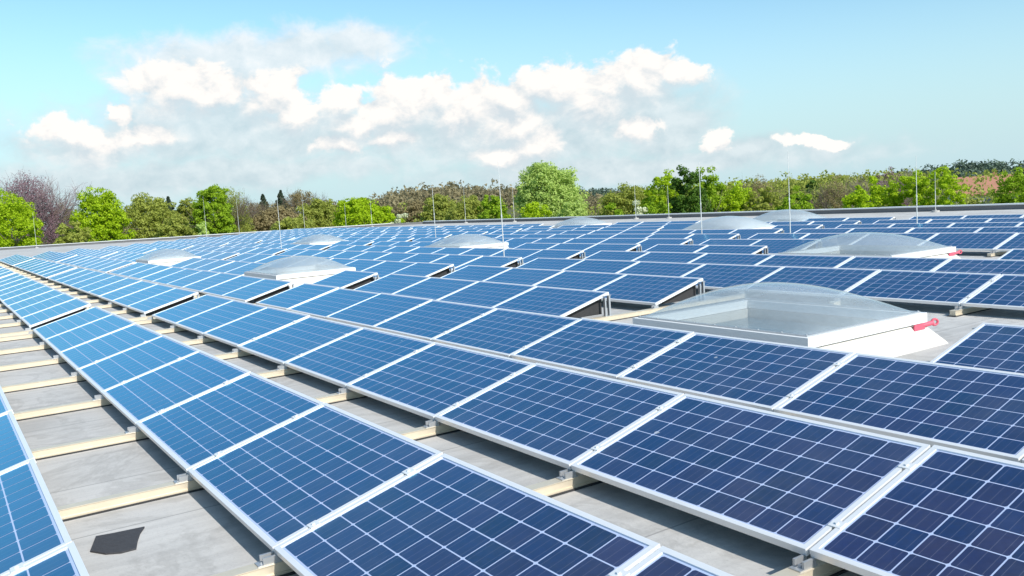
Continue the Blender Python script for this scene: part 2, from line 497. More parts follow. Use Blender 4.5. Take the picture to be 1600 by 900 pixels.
def frame_mb():
    b = MB()
    b.box(0, W, 0, LIP, -TH, 0); b.box(0, W, DEP - LIP, DEP, -TH, 0)
    b.box(0, LIP, LIP, DEP - LIP, -TH, -0.0006); b.box(W - LIP, W, LIP, DEP - LIP, -TH, -0.0006)
    return b
def sheet_mb():
    return MB().box(LIP, W - LIP, LIP, DEP - LIP, -0.0135, -0.0066)
def back_mb():
    return MB().box(LIP, W - LIP, LIP, DEP - LIP, -0.0190, -0.0136).box(W / 2 - 0.06, W / 2 + 0.06, DEP - 0.16, DEP - 0.07, -0.036, -0.0190)
def cell_pos():
    for j in range(NY):
        for i in range(NX):
            yield (LIP + MARG + (i + 0.5) * CXP, LIP + MARG + (j + 0.5) * CYP)
def cell_mb(x=0, y=0):
    """one square wafer with clipped corners"""
    c, a, d = 0.007, CW / 2, CH / 2
    pts = [(-a + c, -d), (a - c, -d), (a, -d + c), (a, d - c), (a - c, d), (-a + c, d), (-a, d - c), (-a, -d + c)]
    z0, z1 = -0.0064, -0.0058
    b = MB()
    b.add([(x + p, y + q, z0) for p, q in pts] + [(x + p, y + q, z1) for p, q in pts],
          [tuple(range(8, 16))] + [(k, (k + 1) % 8, 8 + (k + 1) % 8, 8 + k) for k in range(8)])
    return b
def flat_cells_mb():
    b = MB()
    for x, y in cell_pos():
        b.add([(x - CW / 2, y - CH / 2, -0.0058), (x + CW / 2, y - CH / 2, -0.0058), (x + CW / 2, y + CH / 2, -0.0058), (x - CW / 2, y + CH / 2, -0.0058)], [(0, 1, 2, 3)])
    return b
FRAME = frame_mb().mesh('panel_frame', M['frame'])
SHEET = sheet_mb().mesh('panel_backsheet', M['sheet'])
BACK = back_mb().mesh('panel_underside', M['rubber'])  # black sheet put below the panel to deepen the shade there
def shade_plate_mb():
    # triangular dark plate added for the shade inside a row's open end; panel space is tilted, so stand it upright
    c, s_, x0, x1 = math.cos(TILT), math.sin(TILT), W - 0.10, W - 0.094
    def up(y, z): return (y * c + z * s_, -y * s_ + z * c)
    lo, hi, ft = (0.20, -TH - 0.002), (DEP - 0.07, -TH - 0.002), None
    y_hi, z_hi = hi[0] * c - hi[1] * s_, hi[0] * s_ + hi[1] * c
    y_lo, z_lo = lo[0] * c - lo[1] * s_, lo[0] * s_ + lo[1] * c
    p3, p4 = up(y_hi, -0.045), up(y_lo, -0.045)
    pts = [lo, hi, p3, p4]
    return MB().add([(x0, *p) for p in pts] + [(x1, *p) for p in pts], [(0, 1, 2, 3), (7, 6, 5, 4), (0, 4, 5, 1), (1, 5, 6, 2), (2, 6, 7, 3), (3, 7, 4, 0)])
SHADE_PLATE = shade_plate_mb().mesh('shade_plate', M['rubber'])
CLAMP = MB().box(-0.032, 0.032, -0.025, 0.025, 0.0008, 0.005).tube((0, 0, 0.005), (0, 0, 0.012), 0.008, 0.008, 6).mesh('mid_clamp', M['frame'])
CELL = cell_mb().mesh('solar_cell', M['cell'])
CELLS = flat_cells_mb().mesh('solar_cells', M['cell'])

def col_x(k):
    return k * PW - BLOCK_GAP * ((k < 0) + (k < -9) + (k < -17))      # three cross gaps between the blocks

HOLES = {}      # row -> set of missing columns (skylight bays)
def hole(rows, cols):
    for r in rows:
        HOLES.setdefault(r, set()).update(cols)
hole((3, 4), (4, 5, 6))
hole((7, 8), (2, 3, 4))
hole((3,), (-4, -3, -2))
hole((7,), (-6, -5, -4))
hole((11,), (-4, -3, -2))
hole((3,), (-12, -11, -10))
hole((7,), (-14, -13, -12))
hole((13,), (-4, -3))
hole((13,), (-11, -10, -9))

def inside(x, y, margin):
    P = np.array([x, y])
    for a, b in ((ring[0], ring[1]), (ring[1], ring[2])):
        a, b = np.array(a), np.array(b)
        d = (b - a) / np.linalg.norm(b - a)
        n = np.array([-d[1], d[0]])          # outward
        if (P - a) @ n > -margin: return False
    return True

panels = []
for r in range(-1, 14):
    for k in range(-32, 14):
        if k in HOLES.get(r, ()): continue
        x, y = col_x(k), r * PITCH
        if x < -41.5 - max(0.0, y - 2) * 0.75 or not inside(x, y, 3.0): continue
        cx, cy = x + W / 2, y + DEP * 0.48
        px = [project((x + a * W, y + b * DEP * 0.965, H0 + b * 0.258)) for a in (0, 1) for b in (0, 1)]
        if not any(p[2] > 0.3 and -60 < p[0] < 1660 and -60 < p[1] < 960 for p in px): 
            if not (px[0][2] > -3 and math.hypot(cx - CAM[0], cy - CAM[1]) < 4): continue
        panels.append((math.hypot(cx - CAM[0], cy - CAM[1]), r, k, x, y, px))
panels.sort()
def in_view(px):
    return any(p[2] > 0.3 and 0 < p[0] < 1600 and 0 < p[1] < 900 for p in px)
near = [p for p in panels if in_view(p[5])][:300]
near_keys = {(p[1], p[2]) for p in near}
def row_words(r):
    return 'row left of the bare strip' if r < 0 else ordinal(r + 1) + ' row behind the bare strip'
def col_words(k):
    return ordinal(k + 1) + ' column right of cross gap' if k >= 0 else ordinal(-k) + ' column left of cross gap'
rng = random.Random(4)
all_keys = {(p[1], p[2]) for p in panels}
for d, r, k, x, y, px in near:
    e = empty('solar_panel', (x, y + rng.uniform(-0.004, 0.004), H0 + rng.uniform(-0.003, 0.003)),
              (TILT + rng.uniform(-0.004, 0.004), rng.uniform(-0.002, 0.002), rng.uniform(-0.0015, 0.0015)))
    tag(e, 'blue solar panel, ' + row_words(r) + ', ' + col_words(k), 'solar panel', 'solar panels on the flat roof')
    link('frame', FRAME, e)
    link('backsheet', SHEET, e)
    link('underside', BACK, e)
    if (r, k + 1) not in all_keys or k in (-1, -10, -18):
        link('shade_plate', SHADE_PLATE, e)
    if d < 13 and (r, k + 1) in near_keys and k != -1:
        for q in (0.22, 0.78):
            link('mid_clamp', CLAMP, e, (W + GAP / 2, DEP * q, 0))
    if d < 8.6:
        for cx, cy in cell_pos():
            link('solar_cell', CELL, e, (cx, cy, 0))
    else:
        tag(link('solar_cells', CELLS, e), kind='stuff')

far = [p for p in panels if (p[1], p[2]) not in near_keys]
def replicate(me_v, me_f, xf):
    """many tilted copies of one panel piece in one mesh"""
    V = np.array(me_v); out = []; fs = []
    n = len(V)
    c, s = math.cos(TILT), math.sin(TILT)
    for i, (x, y) in enumerate(xf):
        q = np.empty_like(V)
        q[:, 0] = V[:, 0] + x
        q[:, 1] = V[:, 1] * c - V[:, 2] * s + y
        q[:, 2] = V[:, 1] * s + V[:, 2] * c + H0
        out.append(q)
        fs += [tuple(j + i * n for j in f) for f in me_f]
    return np.concatenate(out), fs
if far:
    b = MB(); fmats = []
    xf = [(p[3], p[4]) for p in far]
    V, F = [], []
    off = 0
    for mb, mi in ((frame_mb(), 0), (sheet_mb(), 1), (flat_cells_mb(), 2), (back_mb(), 3)):
        v, f = replicate(mb.v, mb.f, xf)
        V.append(v); F += [tuple(i + off for i in q) for q in f]; fmats += [mi] * len(f); off += len(v)
    me = bpy.data.meshes.new('far_solar_panels')
    me.from_pydata(np.concatenate(V).tolist(), [], F)
    for mm in ('frame', 'sheet', 'cell', 'rubber'): me.materials.append(M[mm])
    me.polygons.foreach_set('material_index', fmats)
    tag(link('far_solar_panels', me), 'far rows of small blue solar panels towards the parapets', 'solar panels', kind='stuff')

# ------------------------------------------------------------------ mounting rails with posts and clips
RAIL_H = 0.070
SIN, COS = math.sin(TILT), math.cos(TILT)
def rail_mb(y0, y1):
    b = MB()
    b.box(-0.042, 0.042, y0, y1, 0.010, 0.022)            # foot flange
    b.box(-0.034, 0.034, y0, y1, 0.022, RAIL_H - 0.004)
    b.box(-0.040, 0.040, y0, y1, RAIL_H - 0.004, RAIL_H)
    return b
def post_mb():
    b = MB(); zt = H0 + DEP * SIN - TH - ROOF_Z - 0.012
    b.box(-0.020, 0.020, -0.015, 0.012, RAIL_H, zt)
    b.box(-0.020, 0.020, -0.085, -0.062, RAIL_H, zt - 0.03)
    b.box(-0.030, 0.030, -0.10, 0.02, zt - 0.004, zt + 0.004)
    b.box(-0.034, 0.034, -0.10, 0.03, RAIL_H, RAIL_H + 0.006)
    return b
def clip_mb():
    b = MB(); zb = H0 - TH - ROOF_Z
    b.box(-0.030, 0.030, -0.085, 0.03, RAIL_H, RAIL_H + 0.006)
    b.box(-0.030, -0.018, -0.060, 0.02, RAIL_H + 0.006, zb + 0.004)
    b.box(0.018, 0.030, -0.060, 0.02, RAIL_H + 0.006, zb + 0.004)
    b.tube((0, -0.05, RAIL_H + 0.006), (0, -0.05, RAIL_H + 0.018), 0.009, 0.009, 6)
    return b
POST = post_mb().mesh('rear_post', M['steel'])
CLIP = clip_mb().mesh('front_clip', M['steel'])
def row_has(r, k):
    """does a rail at the left edge of column k carry a panel in row r"""
    return (r, k) in keys_all or (r, k - 1) in keys_all
keys_all = {(p[1], p[2]) for p in panels}
rail_xs = [(k, col_x(k) - GAP / 2) for k in range(0, 13)] + [(-j, col_x(-j) - GAP / 2) for j in range(1, 30)] + [(None, -BLOCK_GAP + 0.012)]
for k, x in rail_xs:
    kk = 0 if k is None else k
    rows = [r for r in range(-1, 18) if ((r, -1) in keys_all if k is None else ((r, 0) in keys_all if k == 0 else row_has(r, k)))]
    segs = []
    for r in rows:
        if segs and segs[-1][-1] == r - 1: segs[-1].append(r)
        else: segs.append([r])
    for sg in segs:
        y0, y1 = sg[0] * PITCH - 0.16, sg[-1] * PITCH + DEP + 0.10
        e = empty('mounting_rail', (x, 0, ROOF_Z))
        where = 'cross gap itself' if k is None else (('%s column line right of cross gap' % ordinal(k + 1)) if k >= 0 else ('%s column line left of cross gap' % ordinal(-k)))
        tag(e, 'pale mounting rail under panels, %s, from %s row' % (where, ordinal(sg[0] + 2)), 'rail', 'mounting rails on the roof')
        link('rail_profile', rail_mb(y0, y1).mesh('rail', M['rail']), e)
        link('rubber_mat', MB().box(-0.055, 0.055, y0 - 0.03, y1 + 0.03, 0.0, 0.010).mesh('mat', M['rubber']), e)
        for r in sg:
            if math.hypot(x - CAM[0], r * PITCH - CAM[1]) < (34 if k in (None, 2, 4) else 20):
                link('rear_post', POST, e, (0, r * PITCH + DEP * COS - 0.012, 0))
                link('front_clip', CLIP, e, (0, r * PITCH + 0.0, 0))

# ------------------------------------------------------------------ skylights
SKX, SKY = 2.34, 1.86
def dome_mb(a, b, h, n=26):
    mb = MB(); vs = []
    for j in range(n + 1):
        for i in range(n + 1):
            s, t = -1 + 2 * i / n, -1 + 2 * j / n
            s, t = math.sin(s * math.pi / 2), math.sin(t * math.pi / 2)
            z = h * (max(0, 1 - s * s) ** 0.62) * (max(0, 1 - t * t) ** 0.62)
            vs.append((s * a, t * b, z))
    fs = [(j * (n + 1) + i, j * (n + 1) + i + 1, (j + 1) * (n + 1) + i + 1, (j + 1) * (n + 1) + i) for j in range(n) for i in range(n)]
    return mb.add(vs, fs)
def ring_mb(x0, y0, x1, y1, z0, z1):
    """rectangular ring between half sizes x0,y0 (inner) and x1,y1 (outer)"""
    b = MB()
    b.box(-x1, x1, -y1, -y0, z0, z1); b.box(-x1, x1, y0, y1, z0, z1)
    b.box(-x1, -x0, -y0, y0, z0, z1); b.box(x0, x1, -y0, y0, z0, z1)
    return b
def skylight(x, y, label, red=False, milky=False, s=1.0, rise=0.34, rz=0.0):
    e = empty('roof_skylight', (x, y, ROOF_Z), (0, 0, rz))
    tag(e, label, 'skylight', 'dome skylights on the flat roof')
    a, b = SKX / 2 * s, SKY / 2 * s
    zt = 0.32                                 # top of the frame above the roof
    # flared curb
    fo, fi = 0.14, 0.04
    A0, B0, A1, B1 = a + fo, b + fo, a - fi, b - fi
    v = []
    for (p, q, z) in ((A0, B0, 0.0), (A0 - 0.02, B0 - 0.02, 0.03), (A1, B1, zt - 0.10), (A1 - 0.10, B1 - 0.10, zt - 0.10), (A1 - 0.10, B1 - 0.10, 0.0)):
        v += [(-p, -q, z), (p, -q, z), (p, q, z), (-p, q, z)]
    f = [(4 * l + i, 4 * l + (i + 1) % 4, 4 * l + 4 + (i + 1) % 4, 4 * l + 4 + i) for l in range(4) for i in range(4)]
    link('curb', MB().add(v, f).mesh('curb', M['curb']), e)
    fr = ring_mb(a - 0.115, b - 0.115, a, b, zt - 0.095, zt)
    fr.box(-a - 0.008, a + 0.008, -b - 0.008, b + 0.008, zt - 0.104, zt - 0.0952) if False else None
    link('frame', fr.mesh('skylight_frame', M['white']), e)
    link('clamp_strip', ring_mb(a - 0.075, b - 0.075, a - 0.045, b - 0.045, zt + 0.0006, zt + 0.014).mesh('strip', M['steel']), e)
    link('inner_pane', MB().box(-A1 + 0.11, A1 - 0.11, -B1 + 0.11, B1 - 0.11, 0.10, 0.118).mesh('pane', M['inner']), e)
    dm = dome_mb(a - 0.06, b - 0.06, rise).mesh('dome', M['milky' if milky else ('dome' if red else 'haze_dome')])
    dm.polygons.foreach_set('use_smooth', [True] * len(dm.polygons))
    link('dome', dm, e, (0, 0, zt + 0.004))
    sc = MB()
    for q in range(9):
        xx = -a + 0.06 + (2 * a - 0.12) * q / 8
        for yy in (-b + 0.06, b - 0.06): sc.tube((xx, yy, zt + 0.0145), (xx, yy, zt + 0.022), 0.010, 0.008, 6)
    tag(link('screws', sc.mesh('screws', M['steel']), e), kind='stuff')
    for t in (-0.5, 0.5):
        link('hinge', MB().box(t * a - 0.05, t * a + 0.05, b, b + 0.035, zt - 0.08, zt - 0.03).mesh('hinge', M['steel']), e)
    if red:
        h = MB(); h.tube((a - 0.02, b - 0.16, zt - 0.13), (a + 0.02, b + 0.06, zt - 0.11), 0.020, 0.024, 12)
        N = 18
        c = Vector((a + 0.022, b + 0.095, zt - 0.107))
        for k in range(N):
            t0, t1 = 2 * math.pi * k / N, 2 * math.pi * (k + 1) / N
            h.tube(c + Vector((0.0 + 0.030 * math.cos(t0) * 0.5, 0.030 * math.cos(t0), 0.030 * math.sin(t0))),
                   c + Vector((0.0 + 0.030 * math.cos(t1) * 0.5, 0.030 * math.cos(t1), 0.030 * math.sin(t1))), 0.012, 0.012, 8)
        h.box(a - 0.002, a + 0.012, b - 0.24, b - 0.06, zt - 0.16, zt - 0.10)
        link('vent_handle', h.mesh('handle', M['red']), e)
    return e
skylight(9.62, 6.13, 'large nearest skylight with clear dome, white frame and red vent handle', True)
skylight(5.55, 13.6, 'clear domed skylight with pink red handle, behind the nearest skylight', True, s=1.08)
skylight(-5.05, 6.25, 'clear domed skylight left of centre with sunlit white side', s=1.05)
skylight(-9.2, 13.5, 'grey domed skylight beside the tallest lightning rod')
skylight(-4.2, 20.5, 'opaque milky white domed skylight below the dark green tree', milky=True, s=1.1, rise=0.40)
skylight(-5.0, 24.4, 'pale skylight dome just behind the milky white one', s=1.05, rise=0.40)
skylight(-16.7, 24.2, 'faint far skylight dome below the pale willow tree')
skylight(-19.05, 6.2, 'blown out sunlit skylight far left among the panels')
skylight(-22.5, 13.6, 'small far skylight with white frame below the brown trees')

# ------------------------------------------------------------------ lightning rods
def rod(tx, ty, bx, by, label, h=None, pos=None):
    """top and foot seen in the photograph; the length of the rod gives its distance"""
    if pos is None:
        p = pix_z(bx, by, 0.26)                 # lowest point seen, just over the panels in front
        row = round((p[1] - 1.38) / PITCH)
        y = row * PITCH + 1.38                  # stands in the aisle behind that row
        t = (y - CAM[1]) / (p[1] - CAM[1])
        x, z0 = CAM[0] + (p[0] - CAM[0]) * t, ROOF_Z
    else:
        x, y, z0 = pos
    dt = pix_dir(tx, ty)
    top = CAM[2] + dt[2] * math.hypot(x - CAM[0], y - CAM[1]) / math.hypot(dt[0], dt[1])
    e = empty('lightning_rod', (x, y, z0))
    tag(e, label, 'lightning rod', 'lightning rods on the roof')
    H = top - z0
    b = MB(); b.tube((0, 0, 0.05), (0, 0, H * 0.5), 0.014, 0.012, 8); b.tube((0, 0, H * 0.5), (0, 0, H), 0.009, 0.006, 8)
    b.tube((0, 0, H * 0.49), (0, 0, H * 0.515), 0.017, 0.017, 8)
    link('mast', b.mesh('mast', M['rod']), e)
    c = MB(); n = 16
    c.tube((0, 0, 0.0), (0, 0, 0.075), 0.17, 0.155, n); c.tube((0, 0, 0.075), (0, 0, 0.11), 0.05, 0.035, 10)
    link('concrete_foot', c.mesh('foot', M['concrete']), e)
rod(775, 252, 788, 405, 'tallest thin lightning rod left of the pale willow tree')
rod(432, 304, 440, 390, 'lightning rod standing above the skylight left of centre')
rod(1091, 252, 1097, 372, 'lightning rod in front of the dark green tree')
rod(1232, 236, 1235, 366, 'lightning rod just right of the milky white skylight')
rod(1430, 243, 1433, 352, 'taller lightning rod in front of the right hand lime trees')
rod(674, 284, 681, 372, 'lightning rod in front of the wooded hill')
def on_edge(tx, ty, label, inset=0.9):
    """rod just inside the parapet along the line of sight to its tip"""
    d = pix_dir(tx, ty); h = d[:2] / np.linalg.norm(d[:2])
    best = 1e9
    for a, dd in ((pl, dl), (pr, dr)):
        s = np.linalg.solve(np.array([h, -dd]).T, a - CAM[:2])[0]
        if s > 0: best = min(best, s)
    p = CAM[:2] + h * (best - inset)
    rod(tx, ty, tx, ty, label, pos=(p[0], p[1], ROOF_Z))
for tx, ty, lab in ((51, 332, 'lightning rod in front of the bare purple brown tree'), (317, 307, 'lightning rod before the half bare lime topped tree'),
                    (369, 310, 'lightning rod at the parapet before the grey bare tree'), (471, 297, 'lightning rod at the parapet before the dark conifers'),
                    (538, 318, 'lightning rod at left side of the bright lime tree'), (578, 308, 'lightning rod at right side of the bright lime tree'),
                    (724, 290, 'lightning rod at the far corner before the wooded hill'), (800, 284, 'lightning rod touching the left side of the pale willow'),
                    (991, 283, 'lightning rod in front of the white blossoming bush'), (1043, 290, 'lightning rod between the blossoming bush and dark tree'),
                    (1461, 268, 'shorter lightning rod before the right hand lime trees')):
    on_edge(tx, ty, lab)

# ------------------------------------------------------------------ small things on the roof
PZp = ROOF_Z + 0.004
pts = [pix_z(x, y, PZp) for x, y in ((141, 862), (150, 839), (178, 834), (202, 829), (226, 824), (219, 834), (215, 846), (213, 858), (190, 864), (165, 866))]  # flat dark piece painted in for a person's cast shadow
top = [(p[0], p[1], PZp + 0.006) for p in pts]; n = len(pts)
pm = MB().add(top + [(p[0], p[1], ROOF_Z + 0.001) for p in pts], [tuple(range(n))] + [(k, (k + 1) % n, n + (k + 1) % n, n + k) for k in range(n)]).mesh('patch', M['painted_shadow'])
tag(link('shadow_patch', pm), 'dark pointed painted shadow on the bare roof strip at bottom left', 'patch')
e = empty('cable_connector', (11.62, 5.30, ROOF_Z), (0, 0, 0.4))
tag(e, 'small blue grey cable plug by the panel right of nearest skylight', 'connector')
link('housing', MB().box(-0.07, 0.07, -0.04, 0.04, 0.05, 0.13).box(-0.045, 0.045, -0.03, 0.03, 0.13, 0.145).mesh('housing', M['blue']), e)
link('gland', MB().tube((0.07, 0, 0.09), (0.14, 0, 0.085), 0.018, 0.014, 8).tube((0, 0, 0), (0, 0, 0.05), 0.02, 0.02, 8).mesh('gland', M['rubber']), e)

# ------------------------------------------------------------------ trees
def leaf_cloud(rs, centres, radii, n_each, size, flat=0.75):
    """leaf faces spread through clumps; returns verts, faces"""
    C = np.repeat(centres, n_each, 0); Rr = np.repeat(radii, n_each)
    N = len(C)
    d = rs.normal(size=(N, 3)); d /= np.linalg.norm(d, axis=1)[:, None]
    rad = rs.uniform(0.25, 1, N) ** 0.5
    P = C + d * (rad * Rr)[:, None] * np.array([1, 1, flat])
    nrm = d + rs.normal(size=(N, 3)) * 0.55 + np.array([0, 0, 0.25]); nrm /= np.linalg.norm(nrm, axis=1)[:, None]
    t = np.cross(nrm, rs.normal(size=(N, 3))); t /= np.linalg.norm(t, axis=1)[:, None]
    b = np.cross(nrm, t)
    s = size * rs.uniform(0.6, 1.35, N)[:, None]
    V = np.stack([P - t * s, P - b * s * 0.6, P + t * s, P + b * s * 0.6], 1).reshape(-1, 3)
    F = np.arange(4 * N).reshape(-1, 4)
    return V, F
def np_mesh(name, V, F, *mats):
    me = bpy.data.meshes.new(name)
    n, k = len(F), F.shape[1]
    me.vertices.add(len(V)); me.vertices.foreach_set('co', V.astype(np.float32).ravel())
    me.loops.add(n * k); me.loops.foreach_set('vertex_index', F.astype(np.int32).ravel())
    me.polygons.add(n); me.polygons.foreach_set('loop_start', np.arange(0, n * k, k, dtype=np.int32))
    for mm in mats: me.materials.append(mm)
    me.update(); me.validate()
    return me
def crown_clumps(rs, rx, rz, n, shape):
    d = rs.normal(size=(n, 3)); d /= np.linalg.norm(d, axis=1)[:, None]
    r = rs.uniform(0.15, 1, n) ** 0.45
    # lumpy outline: a few big lobes
    lob = rs.normal(size=(7, 3)); lob /= np.linalg.norm(lob, axis=1)[:, None]
    amp = 0.66 + 0.50 * np.max(np.clip(d @ lob.T, 0, 1) ** 3, axis=1)
    P = d * (r * amp)[:, None]
    if shape == 'cone':
        z = rs.uniform(0, 1, n) ** 0.8
        a = rs.uniform(0, 2 * math.pi, n); q = (1 - z) * (0.5 + 0.5 * rs.uniform(0, 1, n))
        P = np.stack([q * np.cos(a), q * np.sin(a), z * 2 - 1], 1)
    elif shape == 'round':
        P[:, 2] = np.where(P[:, 2] < 0, P[:, 2] * 0.9, P[:, 2])
    P = P / np.percentile(np.abs(P), 96, axis=0) * 0.97
    if shape != 'cone': P *= np.minimum(1.0, rs.uniform(0.80, 1.16, n) / np.maximum(np.linalg.norm(P, axis=1), 1e-6))[:, None]                 # the crown fills its measured outline
    return P * np.array([rx, rx, rz])
def branches(mb, rs, p, d, length, r, depth, bare):
    """tapered limbs, forking"""
    q = p + d * length
    mb.tube(p, q, r, r * 0.66, 5 if depth > 1 else 3, False)
    if depth == 0: return
    for k in range(3 if not bare else 4):
        nd = d + rs.normal(size=3) * (0.45 if depth > 1 else 0.6) + np.array([0, 0, 0.12]); nd /= np.linalg.norm(nd)
        st = p + (q - p) * rs.uniform(0.55, 1.0) if k else q
        branches(mb, rs, st, nd, length * rs.uniform(0.58, 0.85), r * 0.58, depth - 1, bare)
_tree_n = [0]
KINDW = {}
def tree(x, top, hw, dist, kind, label, shape='round', dens=1.0, bottom=None, name='tree', bare=False):
    """crown centred on bearing x, tip seen at height top, half width hw pixels, at a distance in metres"""
    _tree_n[0] += 1
    rs = np.random.RandomState(100 + _tree_n[0])
    d = pix_dir(x, top); s = dist / (d @ FW)
    tip = CAM + d * s
    wid = hw * dist / FPX
    base = np.array([tip[0], tip[1], GROUND_Z])
    H = tip[2] - GROUND_Z
    e = empty(name, tuple(base), (0, 0, 0))
    tag(e, label, 'tree' if name != 'bush' else 'bush', 'trees beyond the roof')
    rz = min(H * 0.47, max(wid * 1.05, H * 0.40)) if shape != 'cone' else H * 0.46
    cz = H - rz * 1.02
    # trunk and limbs
    tb = MB()
    tr = max(0.12, wid * 0.055)
    lean = rs.normal(size=2) * 0.15
    k = np.array([lean[0], lean[1], cz - rz * 0.55])
    tb.tube((0, 0, -0.2), tuple(k), tr, tr * 0.7, 8, False)
    if shape != 'cone':
        for j in range(6 if bare else 4):
            a = rs.uniform(0, 2 * math.pi)
            dd = np.array([math.cos(a) * 0.7, math.sin(a) * 0.7, 1.0]); dd /= np.linalg.norm(dd)
            branches(tb, rs, k * rs.uniform(0.85, 1.0), dd, rz * (0.62 if bare else 0.55), tr * 0.5, 4 if bare else 2, bare)
    else:
        tb.tube(tuple(k), (0, 0, H * 0.98), tr * 0.7, 0.03, 6, False)
    link('trunk', tb.mesh('trunk', M['birch' if kind == 'purple' else 'bark']), e)
    vol = wid * wid * rz
    nc = int(np.clip(30 * dens * vol ** 0.62, 60, 420 if dens < 2 else 720))
    if shape == 'cone': nc = int(260 * dens)
    cr = rs.uniform(0.5, 1.0, nc) * max(0.5, wid * 0.24)
    inset = np.mean(cr) * 0.55
    cl = crown_clumps(rs, wid - inset * 0.6, rz - inset, nc, shape) + np.array([0, 0, cz])
    leaf = 0.115 * (dist / 90.0) ** 0.8
    per = int(84 if not bare else 26)
    if bare: cr *= 1.25; leaf *= 0.60; per = 44
    if shape == 'cone':
        cr = 0.10 + wid * 0.22 * np.clip((H - cl[:, 2]) / (2 * rz), 0, 1) * 2
    V, F = leaf_cloud(rs, cl, cr, per, leaf)
    link('crown', np_mesh('crown', V, F, LEAF[kind]), e)
    return e

TREES = [
 (2, 297, 52, 78, 'lime', 'bright lime tree cut by the left picture edge', {}),
 (40, 267, 48, 92, 'purple', 'large bare purple brown tree at far left', dict(bare=True, dens=2.6)),
 (152, 296, 46, 84, 'lime', 'bright lime green tree right of the bare purple tree', {}),
 (110, 345, 30, 74, 'olive', 'low yellow green bush between bare tree and lime tree', dict(name='bush')),
 (95, 315, 26, 110, 'brown', 'grey brown bare thicket behind the low yellow bush', dict(bare=True)),
 (225, 304, 50, 92, 'olive', 'broad olive brown budding tree right of lime tree', {}),
 (262, 304, 26, 118, 'conifer', 'small dark evergreen behind the olive trees', dict(shape='cone')),
 (290, 312, 34, 100, 'olive', 'olive tree left of the half bare tall tree', {}),
 (325, 286, 34, 96, 'green', 'tall half bare tree with lime top', dict(dens=0.8)),
 (355, 296, 32, 104, 'olive', 'thin grey green tree with bare limbs', dict(bare=True)),
 (312, 342, 14, 76, 'pale', 'small pale green bush at foot of the half bare tree', dict(name='bush')),
 (275, 340, 34, 80, 'olive', 'yellow olive bush beneath the small evergreen', dict(name='bush')),
 (388, 314, 36, 120, 'brown', 'brown bare tree left of the dark conifers', dict(bare=True)),
 (410, 301, 24, 150, 'conifer', 'left one of the two dark spired conifers', dict(shape='cone', name='conifer_tree')),
 (438, 295, 26, 150, 'conifer', 'right and taller one of the two dark spired conifers', dict(shape='cone', name='conifer_tree')),
 (432, 318, 42, 108, 'brown', 'wide brown budding tree below the conifers', {}),
 (470, 296, 26, 140, 'brown', 'tall bare twiggy tree right of the conifers', dict(bare=True)),
 (500, 312, 40, 112, 'olive', 'olive brown tree left of the brightest lime tree', {}),
 (455, 338, 40, 92, 'olive', 'low olive bush beneath the twiggy tree', dict(name='bush')),
 (560, 301, 42, 86, 'lime', 'brightest rounded lime tree left of the wooded hill', dict(dens=1.2)),
 (598, 322, 30, 92, 'lime', 'lower lime tree leaning right of the brightest one', {}),
 (626, 336, 18, 80, 'blossom', 'pale blossoming bush right of the lime trees', dict(name='bush')),
 (650, 312, 38, 118, 'brown', 'brown thicket tree before the wooded hill', {}),
 (690, 302, 34, 110, 'olive', 'yellow green tree in front of the wooded hill', {}),
 (735, 308, 42, 104, 'olive', 'broad olive tree at the foot of wooded hill', {}),
 (772, 302, 30, 98, 'green', 'green tree directly left of the pale willow', {}),
 (855, 247, 53, 96, 'pale', 'tallest pale green willow with full rounded crown', dict(dens=2.6)),
 (836, 314, 34, 84, 'lime', 'lime bush at the foot of pale willow', dict(name='bush')),
 (888, 306, 22, 90, 'pale', 'pale green shrub at right foot of the willow', dict(name='bush')),
 (978, 279, 46, 98, 'olive', 'olive brown feathery tree right of the hill gap', {}),
 (948, 316, 28, 78, 'green', 'green bush left of the white blossoming bush', dict(name='bush')),
 (994, 316, 20, 74, 'blossom', 'white blossoming bush below the feathery olive tree', dict(name='bush')),
 (1036, 271, 38, 90, 'lime', 'lime green tree left of the dark green tree', {}),
 (1022, 300, 32, 80, 'green', 'green bush below the lime tree by the dark tree', dict(name='bush')),
 (1074, 259, 34, 84, 'dark', 'dark green tree behind the tall right centre rod', dict(dens=1.5)),
 (1108, 264, 36, 88, 'green', 'bright green tree joined to the dark tree', {}),
 (1152, 288, 42, 88, 'lime', 'low lime olive tree right of the dark tree', {}),
 (1190, 276, 30, 112, 'brown', 'brown topped tree behind the olive hedge', dict(bare=True)),
 (1196, 290, 36, 86, 'olive', 'olive hedge tree below the brown topped tree', {}),
 (1240, 296, 34, 82, 'green', 'green hedge tree at the milky skylight rod', {}),
 (1264, 284, 22, 118, 'dark', 'small dark round tree behind the hedge', {}),
 (1302, 277, 28, 100, 'brown', 'bare brown tree between two green hedges', dict(bare=True)),
 (1338, 292, 34, 76, 'lime', 'lime hedge tree right of the bare brown tree', {}),
 (1376, 276, 36, 80, 'lime', 'taller lime tree below the bare twigs', {}),
 (1388, 261, 26, 104, 'purple', 'bare twiggy treetop rising over the lime hedge', dict(bare=True)),
 (1428, 266, 40, 78, 'lime', 'lime tree behind the taller right hand rod', {}),
 (1474, 263, 36, 76, 'lime', 'lime tree left of the red roofed house', {}),
 (1528, 299, 22, 72, 'olive', 'olive bush in front of the red roofed house', dict(name='bush')),
 (1584, 262, 38, 70, 'green', 'green tree right of the house at right edge', dict(dens=1.3)),
 (1630, 262, 40, 74, 'lime', 'lime tree mostly cut by the right picture edge', {}),
]
for x, top, hw, dist, kind, lab, kw in TREES:
    far_side = 1.0 + 0.45 * max(0.0, min(1.0, (900 - x) / 350.0))       # the roof reaches farther on the left
    tree(x, top, hw, dist * far_side, kind, lab, **kw)

